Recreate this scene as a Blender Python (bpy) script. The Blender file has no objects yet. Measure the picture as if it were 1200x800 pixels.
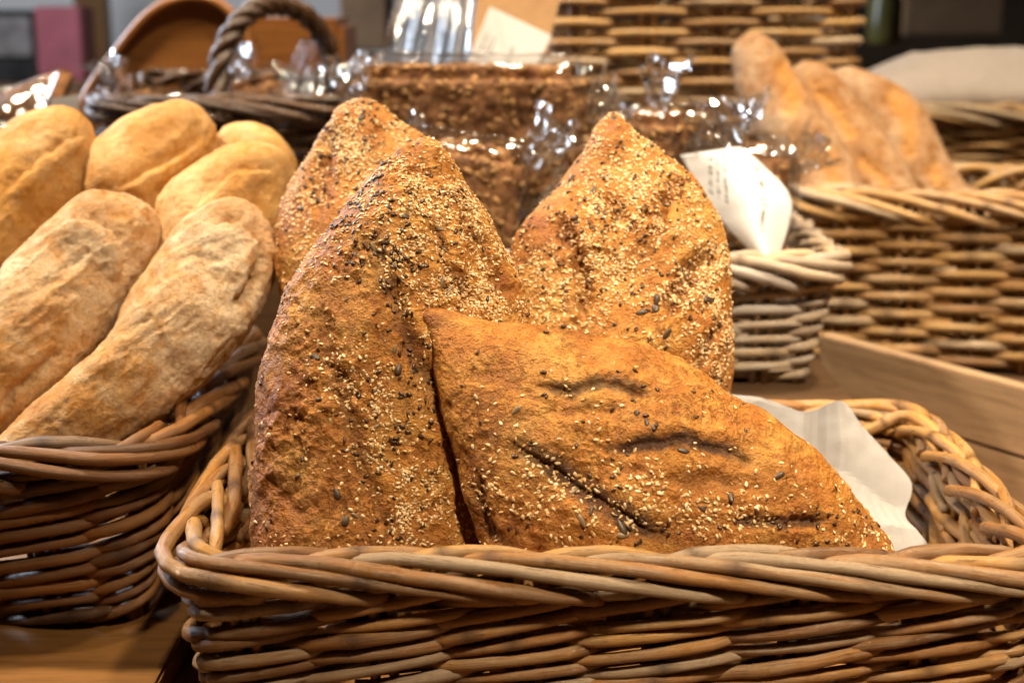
import bpy, bmesh, math, random
import numpy as np
from mathutils import Vector, Matrix
R = math.radians
random.seed(7); rng = np.random.default_rng(7)
scene = bpy.context.scene
col = scene.collection

# ------------------------------------------------------------------ camera
CAM_Z = 0.45; PITCH = R(13.7); F = 1667.0          # F: focal length in photo pixels (1200 wide)
cam = bpy.data.cameras.new('camera'); cam_o = bpy.data.objects.new('camera', cam); col.objects.link(cam_o)
cam_o.location = (0, 0, CAM_Z); cam_o.rotation_euler = (R(90) - PITCH, 0, 0)
cam.sensor_width = 36; cam.lens = 36 * F / 1200; cam.clip_start = .02; cam.clip_end = 60
cam.dof.use_dof = True; cam.dof.focus_distance = .92; cam.dof.aperture_fstop = 5.0; cam.dof.aperture_blades = 0
scene.camera = cam_o

# ------------------------------------------------------------------ light
w = bpy.data.worlds.new('World'); scene.world = w; w.use_nodes = True
w.node_tree.nodes['Background'].inputs[0].default_value = (1.0, .82, .64, 1)
w.node_tree.nodes['Background'].inputs[1].default_value = .010
def lamp(name, loc, target, power, size, colour, sy=None, spread=180):
    l = bpy.data.lights.new(name, 'AREA'); l.energy = power; l.color = colour; l.size = size
    l.shape = 'DISK'; l.spread = R(spread)
    if sy: l.shape = 'RECTANGLE'; l.size_y = sy
    o = bpy.data.objects.new(name, l); col.objects.link(o); o.location = loc
    o.rotation_euler = (Vector(target) - Vector(loc)).to_track_quat('-Z', 'Y').to_euler()
    return o
WARM = (1.0, .82, .59)
lamp('ceiling_spot', (.50, -.02, 1.7), (.34, 1.0, .2), 4.5, .16, WARM, spread=47)
lamp('ceiling_spot', (-1.15, 1.25, 1.9), (-.45, 1.12, .25), 8.2, .16, WARM, spread=66)
lamp('ceiling_spot', (.75, 1.15, 2.2), (.45, 1.65, .2), 7.5, .14, WARM, spread=62)
lamp('ceiling_spot', (-.45, 1.42, 2.1), (-.30, 1.80, .3), 2.6, .14, WARM, spread=40)
lamp('ceiling_spot', (.15, .95, 2.2), (.08, 1.42, .3), 3.6, .12, WARM, spread=60)
lamp('window_light', (-1.7, 2.3, 1.0), (-.2, 1.0, .25), 54, .9, (.72, .84, 1.0), 1.1)
lamp('wall_light', (-1.2, 2.4, 1.6), (-1.0, 3.9, .4), 22, .6, (.86, .92, 1.0))

scene.view_settings.view_transform = 'Standard'; scene.view_settings.look = 'None'
scene.view_settings.exposure = 0.06; scene.view_settings.gamma = 1.0; scene.view_settings.use_curve_mapping = False
scene.cycles.use_denoising = True
scene.cycles.transparent_max_bounces = 16; scene.cycles.max_bounces = 8; scene.cycles.diffuse_bounces = 2
scene.cycles.sample_clamp_indirect = 6.0; scene.cycles.caustics_reflective = False; scene.cycles.caustics_refractive = False

# ------------------------------------------------------------------ pixel <-> space
CP, SP = math.cos(PITCH), math.sin(PITCH)
FW = np.array([0, CP, -SP]); UPV = np.array([0, SP, CP]); RT = np.array([1., 0, 0]); CAM = np.array([0, 0, CAM_Z])
def ray(u, v): return FW + (u - 600) / F * RT + (400 - v) / F * UPV
def at_y(u, v, y): d = ray(u, v); return CAM + d * (y / d[1])
def at_z(u, v, z): d = ray(u, v); return CAM + d * ((z - CAM_Z) / d[2])
def on_plane(u, v, p0, n): d = ray(u, v); return CAM + d * (np.dot(p0 - CAM, n) / np.dot(d, n))
def project(P):
    q = P - CAM; dz = q @ FW
    return np.stack([600 + F * (q @ RT) / dz, 400 - F * (q @ UPV) / dz], 1)

# ------------------------------------------------------------------ noise
def vnoise(P, seed=0):
    P = np.asarray(P, float); I = np.floor(P).astype(np.int64); f = P - I; f = f * f * f * (f * (f * 6 - 15) + 10)
    M = np.int64(0xffffffff)
    def h(dx, dy, dz):
        x = ((I[:, 0] + dx) * 374761393 + (I[:, 1] + dy) * 668265263 + (I[:, 2] + dz) * 1274126177 + seed * 144665) & M
        x = ((x ^ (x >> 13)) * 1274126177) & M; x = (x ^ (x >> 16)) & M
        x = (x * 668265263) & M; x = x ^ (x >> 15)
        return (x & 0xffff) / 65535.0
    r = 0
    for dx in (0, 1):
        wx = f[:, 0] if dx else 1 - f[:, 0]
        for dy in (0, 1):
            wy = f[:, 1] if dy else 1 - f[:, 1]
            for dz in (0, 1):
                wz = f[:, 2] if dz else 1 - f[:, 2]
                r = r + wx * wy * wz * h(dx, dy, dz)
    return r * 2 - 1
def fbm(P, octs=4, seed=0, gain=.5):
    a, s, t = 1., 0., 0.
    for o in range(octs):
        s = s + a * vnoise(P * (2 ** o) + 17.3 * o, seed + o); t += a; a *= gain
    return s / t
def catmull(pts, n, closed=False):
    P = np.asarray(pts, float); m = len(P); out = []
    segs = m if closed else m - 1
    for i in range(segs):
        g = lambda k: P[k % m] if closed else P[min(max(k, 0), m - 1)]
        p0, p1, p2, p3 = g(i - 1), g(i), g(i + 1), g(i + 2)
        k = max(2, int(round(n / segs)))
        for t in np.arange(k) / k:
            out.append(.5 * (2 * p1 + (p2 - p0) * t + (2 * p0 - 5 * p1 + 4 * p2 - p3) * t * t + (3 * p1 - p0 - 3 * p2 + p3) * t ** 3))
    if not closed: out.append(P[-1])
    return np.array(out)

# ------------------------------------------------------------------ objects
def tag(o, label=None, cat=None, group=None, kind=None):
    if label: o['label'] = label
    if cat: o['category'] = cat
    if group: o['group'] = group
    if kind: o['kind'] = kind
    return o
def empty(name, loc=(0, 0, 0)):
    o = bpy.data.objects.new(name, None); col.objects.link(o); o.location = loc; o.empty_display_size = .02
    bpy.context.view_layer.update()
    return o
def child(o, parent):
    if parent is not None:
        o.parent = parent; o.matrix_parent_inverse = parent.matrix_world.inverted() if parent.type != 'EMPTY' else Matrix.Translation(-Vector(parent.location))
    return o
def mesh_obj(name, V, Fc, mat, parent=None, smooth=True, uv=None, attrs=None):
    me = bpy.data.meshes.new(name)
    me.from_pydata([tuple(v) for v in np.asarray(V).tolist()], [], Fc)
    if smooth: me.polygons.foreach_set('use_smooth', [True] * len(me.polygons))
    if uv is not None:
        l = me.uv_layers.new(name='UVMap'); li = np.empty(len(me.loops), np.int32); me.loops.foreach_get('vertex_index', li)
        l.data.foreach_set('uv', np.asarray(uv, np.float32)[li].ravel())
    for k, a in (attrs or {}).items():
        at = me.attributes.new(k, 'FLOAT', 'POINT'); at.data.foreach_set('value', np.asarray(a, np.float32))
    me.materials.append(mat)
    o = bpy.data.objects.new(name, me); col.objects.link(o)
    return child(o, parent)
def box_vf(x0, x1, y0, y1, z0, z1):
    V = [(x, y, z) for z in (z0, z1) for y in (y0, y1) for x in (x0, x1)]
    return V, [(0, 2, 3, 1), (4, 5, 7, 6), (0, 1, 5, 4), (2, 6, 7, 3), (0, 4, 6, 2), (1, 3, 7, 5)]
def bevel_box(name, x0, x1, y0, y1, z0, z1, mat, parent=None, r=.003, seg=2):
    bm = bmesh.new(); V, Fc = box_vf(x0, x1, y0, y1, z0, z1)
    vs = [bm.verts.new(v) for v in V]; [bm.faces.new([vs[i] for i in f]) for f in Fc]
    bmesh.ops.bevel(bm, geom=bm.edges[:], offset=r, segments=seg, affect='EDGES')
    me = bpy.data.meshes.new(name); bm.to_mesh(me); bm.free(); me.materials.append(mat)
    o = bpy.data.objects.new(name, me); col.objects.link(o)
    return child(o, parent)
def tube_vf(path, rad, sides=8, caps=True):
    P = np.asarray(path, float); n = len(P); T = np.gradient(P, axis=0); T /= np.linalg.norm(T, axis=1)[:, None] + 1e-12
    up = np.array([.13, .21, .97]); V = []
    A = np.cross(T, up); A /= np.linalg.norm(A, axis=1)[:, None] + 1e-9
    bad = np.linalg.norm(np.cross(T, up), axis=1) < .15
    if bad.any():
        A2 = np.cross(T, np.array([.9, .3, .1])); A2 /= np.linalg.norm(A2, axis=1)[:, None]
        if bad.mean() > .3: A = A2
    B = np.cross(T, A); rad = np.broadcast_to(rad, (n,))
    th = np.arange(sides) / sides * 2 * np.pi
    V = (P[:, None, :] + rad[:, None, None] * (A[:, None, :] * np.cos(th)[None, :, None] + B[:, None, :] * np.sin(th)[None, :, None])).reshape(-1, 3)
    L = np.concatenate([[0], np.cumsum(np.linalg.norm(np.diff(P, axis=0), axis=1))])
    uv = np.stack([np.repeat(L, sides), np.tile(np.where(th > np.pi, 2 * np.pi - th, th) / np.pi, n)], 1)
    Fc = [(i * sides + j, i * sides + (j + 1) % sides, (i + 1) * sides + (j + 1) % sides, (i + 1) * sides + j) for i in range(n - 1) for j in range(sides)]
    if caps: Fc += [tuple(range(sides))[::-1], tuple((n - 1) * sides + j for j in range(sides))]
    return V, Fc, uv

# ------------------------------------------------------------------ materials
class M:
    def __init__(s, name, rough=.6, spec=.5):
        s.m = bpy.data.materials.new(name); s.m.use_nodes = True; s.t = s.m.node_tree; s.b = s.t.nodes['Principled BSDF']
        s.b.inputs['Roughness'].default_value = rough; s.b.inputs['Specular IOR Level'].default_value = spec
    def n(s, typ, **k):
        x = s.t.nodes.new(typ)
        for a, v in k.items():
            if a.startswith('i_'):
                key = a[2:].replace('_', ' ')
                key = int(key) if key.isdigit() else key
                if hasattr(v, 'is_output') : s.t.links.new(v, x.inputs[key])
                else: x.inputs[key].default_value = v
            else: setattr(x, a, v)
        return x
    def l(s, a, b): s.t.links.new(a, b)
    def coord(s, scale=(1, 1, 1), kind='Object'):
        c = s.n('ShaderNodeTexCoord'); mp = s.n('ShaderNodeMapping'); mp.inputs['Scale'].default_value = scale
        s.l(c.outputs[kind], mp.inputs[0]); return mp.outputs[0]
    def noise(s, vec, scale, detail=4, rough=.55, dist=0):
        x = s.n('ShaderNodeTexNoise'); x.inputs['Scale'].default_value = scale; x.inputs['Detail'].default_value = detail
        x.inputs['Roughness'].default_value = rough; x.inputs['Distortion'].default_value = dist
        if vec: s.l(vec, x.inputs['Vector'])
        return x.outputs[0]
    def voro(s, vec, scale, feature='F1'):
        x = s.n('ShaderNodeTexVoronoi', feature=feature); x.inputs['Scale'].default_value = scale; s.l(vec, x.inputs['Vector']); return x.outputs[0]
    def ramp(s, fac, stops):
        x = s.n('ShaderNodeValToRGB'); e = x.color_ramp.elements
        while len(e) < len(stops): e.new(.5)
        for el, (p, c) in zip(e, stops):
            el.position = p; el.color = (*c, 1) if not np.isscalar(c) else (c, c, c, 1)
        s.l(fac, x.inputs[0]); return x.outputs[0]
    def mix(s, fac, a, b, mode='MIX'):
        x = s.n('ShaderNodeMix', data_type='RGBA', blend_type=mode)
        for i, v in ((0, fac), (6, a), (7, b)):
            if hasattr(v, 'is_output'): s.l(v, x.inputs[i])
            else: x.inputs[i].default_value = v if i == 0 else (*v, 1)
        return x.outputs[2]
    def math(s, op, a, b=0.0, clamp=False):
        x = s.n('ShaderNodeMath', operation=op, use_clamp=clamp)
        for i, v in ((0, a), (1, b)):
            if hasattr(v, 'is_output'): s.l(v, x.inputs[i])
            else: x.inputs[i].default_value = v
        return x.outputs[0]
    def attr(s, name): return s.n('ShaderNodeAttribute', attribute_name=name).outputs['Fac']
    def rnd(s): return s.n('ShaderNodeObjectInfo').outputs['Random']
    def bump(s, h, dist, strength=1.0):
        x = s.n('ShaderNodeBump'); x.inputs['Distance'].default_value = dist; x.inputs['Strength'].default_value = strength
        s.l(h, x.inputs['Height'])
        if s.b.inputs['Normal'].links: s.l(s.b.inputs['Normal'].links[0].from_socket, x.inputs['Normal'])
        s.l(x.outputs[0], s.b.inputs['Normal'])
    def col(s, c):
        if hasattr(c, 'is_output'): s.l(c, s.b.inputs['Base Color'])
        else: s.b.inputs['Base Color'].default_value = (*c, 1)
    def rough(s, r): s.l(r, s.b.inputs['Roughness'])

def mat_wicker(name, light, mid, dark, grey, rough=.38, greyness=.5):
    m = M(name, rough, .5)
    uvn = m.coord((1, 1, 1), 'UV'); oc = m.coord()
    r = m.rnd()
    streak = m.noise(m.coord((14, 3.2, 1), 'UV'), 1.0, 5, .6)          # long fibres along the rod
    fine = m.noise(m.coord((60, 26, 1), 'UV'), 1.0, 3, .6)
    patch = m.noise(oc, 38, 4, .6)
    base = m.ramp(m.math('ADD', m.math('MULTIPLY', r, .9), m.math('MULTIPLY', streak, .4)), [(.20, dark), (.40, mid), (.68, light), (.9, mid), (1.0, grey)])
    long_ = m.noise(m.coord((16, 2.2, 1), 'UV'), 1.0, 5, .62)
    base = m.mix(m.math('MULTIPLY', m.ramp(long_, [(.47, 0.), (.58, 1.)]), greyness), base, grey)
    fib = m.noise(m.coord((22, 30, 1), 'UV'), 1.0, 4, .65)
    base = m.mix(m.math('MULTIPLY', m.ramp(fib, [(.5, 0.), (.66, 1.)]), .5), base, dark)
    base = m.mix(m.math('MULTIPLY', m.ramp(m.noise(m.coord((35, 4, 1), 'UV'), 1.0, 5, .7), [(.56, 0.), (.64, 1.)]), .65), base, dark)
    base = m.mix(m.math('MULTIPLY', m.attr('ring'), .7), base, (dark[0] * .4, dark[1] * .35, dark[2] * .35))
    m.col(base)
    m.rough(m.ramp(m.noise(oc, 60, 3), [(.3, rough - .1), (.7, rough + .22)]))
    m.bump(m.math('ADD', m.math('ADD', m.math('MULTIPLY', fine, .6), fib), m.math('MULTIPLY', streak, .5)), .0008, .8)
    return m.m
W_TAN = mat_wicker('wicker_tan', (.56, .30, .088), (.34, .150, .040), (.10, .040, .012), (.38, .265, .16), .27, .5)
W_BROWN = mat_wicker('wicker_brown', (.34, .145, .035), (.22, .085, .021), (.065, .025, .007), (.22, .135, .075), .34, .45)
W_GREY = mat_wicker('wicker_grey', (.55, .40, .24), (.45, .34, .23), (.24, .16, .10), (.48, .42, .36), .42, .7)
W_GOLD = mat_wicker('wicker_gold', (.60, .36, .13), (.45, .24, .078), (.20, .09, .028), (.48, .36, .23), .33, .4)
W_DARK = mat_wicker('wicker_dark', (.10, .045, .016), (.06, .027, .010), (.025, .011, .005), (.07, .04, .022), .2, .2)

def mat_seeded(name='seeded_crust'):
    m = M(name, .5, .38); o = m.coord()
    n1 = m.noise(o, 26, 5, .6, .4); n2 = m.noise(o, 120, 5, .65); n3 = m.noise(o, 520, 4, .6)
    c = m.ramp(n1, [(.25, (.45, .16, .021)), (.48, (.60, .25, .036)), (.72, (.70, .36, .068))])
    c = m.mix(m.math('MULTIPLY', m.ramp(n2, [(.44, 1.), (.54, 0.)]), .5), c, (.40, .125, .016))
    c = m.mix(m.math('MULTIPLY', m.ramp(n2, [(.56, 0.), (.68, 1.)]), .4), c, (.66, .40, .16))
    c = m.mix(m.math('MULTIPLY', m.ramp(n3, [(.40, 1.), (.5, 0.)]), .45), c, (.24, .085, .02))
    c = m.mix(m.math('MULTIPLY', m.ramp(m.voro(o, 210), [(.09, 1.), (.17, 0.)]), .6), c, (.12, .04, .012))
    c = m.mix(m.math('MULTIPLY', m.ramp(m.noise(o, 48, 5, .65, .8), [(.34, 1.), (.5, 0.)]), .5), c, (.35, .10, .012))
    c = m.mix(m.math('MULTIPLY', m.attr('toast'), .8), c, (.22, .062, .012))
    c = m.mix(m.math('MULTIPLY', m.attr('slash'), m.math('ADD', m.math('MULTIPLY', n2, 1.2), .55), True), c, (.115, .052, .024))
    c = m.mix(m.math('MULTIPLY', m.ramp(m.noise(o, 13, 4, .6, .6), [(.5, 0.), (.66, 1.)]), .3), c, (.74, .43, .12))
    c = m.mix(m.math('MULTIPLY', m.ramp(m.noise(o, 15, 5, .65, .9), [(.3, 1.), (.44, 0.)]), .6), c, (.25, .075, .014))
    crack = m.ramp(m.noise(o, 62, 6, .62, 1.1), [(.478, 0.), (.5, 1.), (.522, 0.)])
    crack = m.math('MULTIPLY', crack, m.ramp(m.noise(o, 18, 3, .5), [(.42, 0.), (.6, 1.)]))
    c = m.mix(m.math('MULTIPLY', crack, .6), c, (.17, .055, .014))
    m.col(c)
    m.rough(m.ramp(n2, [(.3, .32), (.7, .58)]))
    m.bump(m.math('SUBTRACT', 1.0, crack), .0011, .7)
    blis = m.n('ShaderNodeTexVoronoi', feature='SMOOTH_F1'); blis.inputs['Scale'].default_value = 95; m.l(o, blis.inputs['Vector'])
    m.bump(m.math('MULTIPLY', m.ramp(blis.outputs[0], [(.1, 1.), (.5, 0.)]), m.ramp(m.noise(o, 24, 3), [(.46, 0.), (.64, 1.)])), .0011, .6)
    m.bump(m.math('ADD', n3, m.math('MULTIPLY', n2, 1.6)), 0.0021, .9)
    m.bump(m.ramp(m.voro(o, 420), [(.0, 0.), (.28, 1.)]), .0006, .6)
    return m.m
CRUST = mat_seeded()
def mat_white_crust(name, gold, flour, amt, slash=(.50, .33, .16)):
    m = M(name, .72, .3); o = m.coord()
    n1 = m.noise(o, 17, 5, .6, .6); n2 = m.noise(o, 70, 6, .65, .5); n3 = m.noise(o, 600, 4, .65)
    c = m.ramp(n1, [(.3, (gold[0] * .8, gold[1] * .72, gold[2] * .6)), (.5, gold), (.72, (gold[0] * 1.12, gold[1] * 1.25, gold[2] * 1.5))])
    fl = m.ramp(m.math('ADD', m.math('MULTIPLY', n2, .6), m.math('MULTIPLY', m.noise(o, 9, 3, .5), .55)), [(.44, 0.), (.72, 1.)])
    fl = m.math('MULTIPLY', fl, m.ramp(n3, [(.3, .35), (.6, 1.)]))
    fl = m.math('ADD', m.math('MULTIPLY', fl, amt), m.math('MULTIPLY', m.attr('flour'), .6), True)
    c = m.mix(fl, c, flour)
    c = m.mix(m.math('MULTIPLY', m.ramp(n2, [(.36, 1.), (.46, 0.)]), .3), c, (gold[0] * .6, gold[1] * .5, gold[2] * .4))
    c = m.mix(m.math('MULTIPLY', m.attr('slash'), .75), c, slash)
    c = m.mix(m.math('MULTIPLY', m.attr('toast'), .7), c, (.40, .17, .04))
    m.col(c)
    m.bump(m.math('ADD', m.math('MULTIPLY', n3, .6), m.math('MULTIPLY', n2, 1.2)), .0021, .9)
    m.bump(m.ramp(m.noise(m.coord((1, 1, 1)), 130, 5, .7, 1.5), [(.47, 1.), (.5, 0.), (.53, 1.)]), .0009, .6)
    return m.m
WHITE_CRUST = mat_white_crust('floury_crust', (.58, .27, .055), (.84, .70, .50), .95)
GOLD_CRUST = mat_white_crust('golden_crust', (.64, .30, .05), (.80, .60, .35), .6)
BAGUETTE = mat_white_crust('baguette_crust', (.31, .135, .038), (.62, .46, .30), .85, (.56, .26, .055))

def mat_simple(name, colr, rough=.6, spec=.4, nscale=40, namt=.25, bump=.0004, scale=(1, 1, 1)):
    m = M(name, rough, spec); o = m.coord(scale)
    n = m.noise(o, nscale, 5, .6)
    d = tuple(x * (1 - namt) for x in colr); e = tuple(min(1, x * (1 + namt)) for x in colr)
    m.col(m.ramp(n, [(.3, d), (.7, e)]))
    if bump: m.bump(n, bump, .6)
    return m.m
def mat_wood(name, a, b, rough=.45, along='X', spec=.4):
    m = M(name, rough, spec)
    sc = {'X': (1.2, 16, 16), 'Y': (16, 1.2, 16)}[along]
    o = m.coord(sc); g = m.noise(o, 4, 6, .62, 1.2); f = m.noise(o, 22, 4, .6)
    c = m.ramp(g, [(.28, b), (.5, a), (.72, tuple(x * 1.18 for x in a))])
    c = m.mix(m.math('MULTIPLY', m.ramp(f, [(.5, 0.), (.68, 1.)]), .35), c, tuple(x * .5 for x in b))
    m.col(c); m.bump(f, .0004, .5)
    return m.m
WOOD_WARM = mat_wood('wood_warm', (.22, .10, .027), (.14, .06, .016), .55, 'X', .2)
WOOD_TABLE = mat_wood('wood_table', (.20, .10, .035), (.13, .06, .02), .45)
WOOD_PALE = mat_wood('wood_pale', (.40, .265, .155), (.28, .175, .095), .55)
WOOD_DARK = mat_wood('wood_dark', (.085, .045, .02), (.05, .026, .012), .5)
WOOD_TRAY = mat_wood('wood_tray', (.26, .105, .028), (.17, .065, .018), .3)
def mat_seed(name, stops):
    m = M(name, .42, .5); v = m.attr('var'); m.col(m.ramp(m.math('ADD', m.math('MULTIPLY', v, .85), m.math('MULTIPLY', m.noise(m.coord(), 300, 2), .2)), stops)); return m.m
SESAME = mat_seed('sesame', [(.05, (.46, .22, .06)), (.35, (.64, .40, .16)), (.7, (.76, .54, .27)), (.95, (.84, .66, .41))])
FLAX = mat_simple('flax', (.075, .034, .014), .3, .5, 200, .4, 0)
PUMPKIN = mat_simple('pumpkin_seed', (.075, .045, .024), .42, .5, 260, .45, .0003)
SUNFLOWER = mat_simple('sunflower_seed', (.25, .17, .09), .4, .5, 260, .3, .0003)
RYE = mat_simple('rye_crumb', (.22, .10, .04), .7, .3, 80, .65, .003)
GRAIN = mat_simple('oat_grain', (.40, .22, .085), .6, .3, 60, .6, 0)
PAPER = mat_simple('white_paper', (.56, .54, .52), .75, .2, 30, .04, .0006)
def make_tissue():
    t = PAPER.node_tree; b = t.nodes['Principled BSDF']; out = t.nodes['Material Output']
    tl = t.nodes.new('ShaderNodeBsdfTranslucent'); tl.inputs[0].default_value = (.60, .57, .53, 1); mx = t.nodes.new('ShaderNodeMixShader'); mx.inputs[0].default_value = .4
    t.links.new(b.outputs[0], mx.inputs[1]); t.links.new(tl.outputs[0], mx.inputs[2]); t.links.new(mx.outputs[0], out.inputs[0])
make_tissue()
CLOTH = mat_simple('white_cloth', (.50, .43, .38), .9, .1, 60, .05, .0008)
CARDBOARD = mat_simple('cardboard', (.36, .21, .10), .8, .2, 60, .12, .0003)
def mat_film():
    m = bpy.data.materials.new('clear_film'); m.use_nodes = True; t = m.node_tree; t.nodes.remove(t.nodes['Principled BSDF'])
    out = t.nodes['Material Output']; tr = t.nodes.new('ShaderNodeBsdfTransparent'); gl = t.nodes.new('ShaderNodeBsdfGlossy'); mx = t.nodes.new('ShaderNodeMixShader')
    tr.inputs[0].default_value = (.95, .95, .95, 1); gl.inputs['Roughness'].default_value = .07; gl.inputs['Color'].default_value = (1, 1, 1, 1)
    lw = t.nodes.new('ShaderNodeLayerWeight'); lw.inputs[0].default_value = .35
    mp = t.nodes.new('ShaderNodeMapRange'); mp.inputs[3].default_value = .055; mp.inputs[4].default_value = .45
    tc = t.nodes.new('ShaderNodeTexCoord'); nz = t.nodes.new('ShaderNodeTexNoise'); nz.inputs['Scale'].default_value = 24; nz.inputs['Detail'].default_value = 2; nz.inputs['Distortion'].default_value = 2.0
    bp = t.nodes.new('ShaderNodeBump'); bp.inputs['Distance'].default_value = .006; bp.inputs['Strength'].default_value = .3
    t.links.new(tc.outputs['Object'], nz.inputs['Vector']); t.links.new(nz.outputs[0], bp.inputs['Height']); t.links.new(bp.outputs[0], gl.inputs['Normal'])
    t.links.new(lw.outputs['Fresnel'], mp.inputs[0]); t.links.new(mp.outputs[0], mx.inputs[0]); t.links.new(tr.outputs[0], mx.inputs[1]); t.links.new(gl.outputs[0], mx.inputs[2]); t.links.new(mx.outputs[0], out.inputs[0])
    return m
FILM = mat_film()
def mat_printed(name):
    """white paper with rows of small grey print too small to read"""
    m = M(name, .6, .3); uv = m.coord((1, 1, 1), 'UV')
    sx = m.n('ShaderNodeSeparateXYZ'); m.l(uv, sx.inputs[0])
    words = m.math('GREATER_THAN', m.noise(m.coord((38, 9, 1), 'UV'), 1.0, 2, .7), .5)
    band = m.ramp(sx.outputs[1], [(.0, 0.), (.27, 0.), (.275, 1.), (.30, 1.), (.305, 0.), (.33, 0.), (.335, 1.), (.35, 1.), (.355, 0.), (.385, 0.), (.39, 1.), (.405, 1.), (.41, 0.), (.62, 0.), (.625, 1.), (.65, 1.), (.655, 0.)])
    side = m.ramp(sx.outputs[0], [(.18, 0.), (.2, 1.), (.66, 1.), (.68, 0.)])
    k = m.math('MULTIPLY', words, m.math('MULTIPLY', band, side))
    m.col(m.mix(m.math('MULTIPLY', k, .85), (.66, .645, .63), (.10, .09, .09)))
    return m.m
PRINTED = mat_printed('printed_label')

# ------------------------------------------------------------------ the setting
def structure(o): return tag(o, kind='structure')
TABLE_Z = -.025
structure(bevel_box('table', -1.6, 1.6, .45, 2.6, -.065, TABLE_Z, WOOD_TABLE))
p_edge = at_z(205, 760, 0)
# board under the left basket, its right end just left of the front basket
bevel_box('shelf_board', -1.5, p_edge[0], .72, 1.42, TABLE_Z + .0005, 0, WOOD_WARM, r=.002)
structure(bpy.data.objects['shelf_board'])
structure(bevel_box('display_step', -.20, .305, 1.20, 1.52, TABLE_Z + .0005, .10, WOOD_DARK))
structure(bevel_box('display_step', -1.3, .28, 1.535, 2.3, TABLE_Z + .0005, .20, WOOD_DARK))
structure(bevel_box('display_step', .285, 1.3, 1.86, 2.3, TABLE_Z + .0005, .20, WOOD_DARK))

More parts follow.
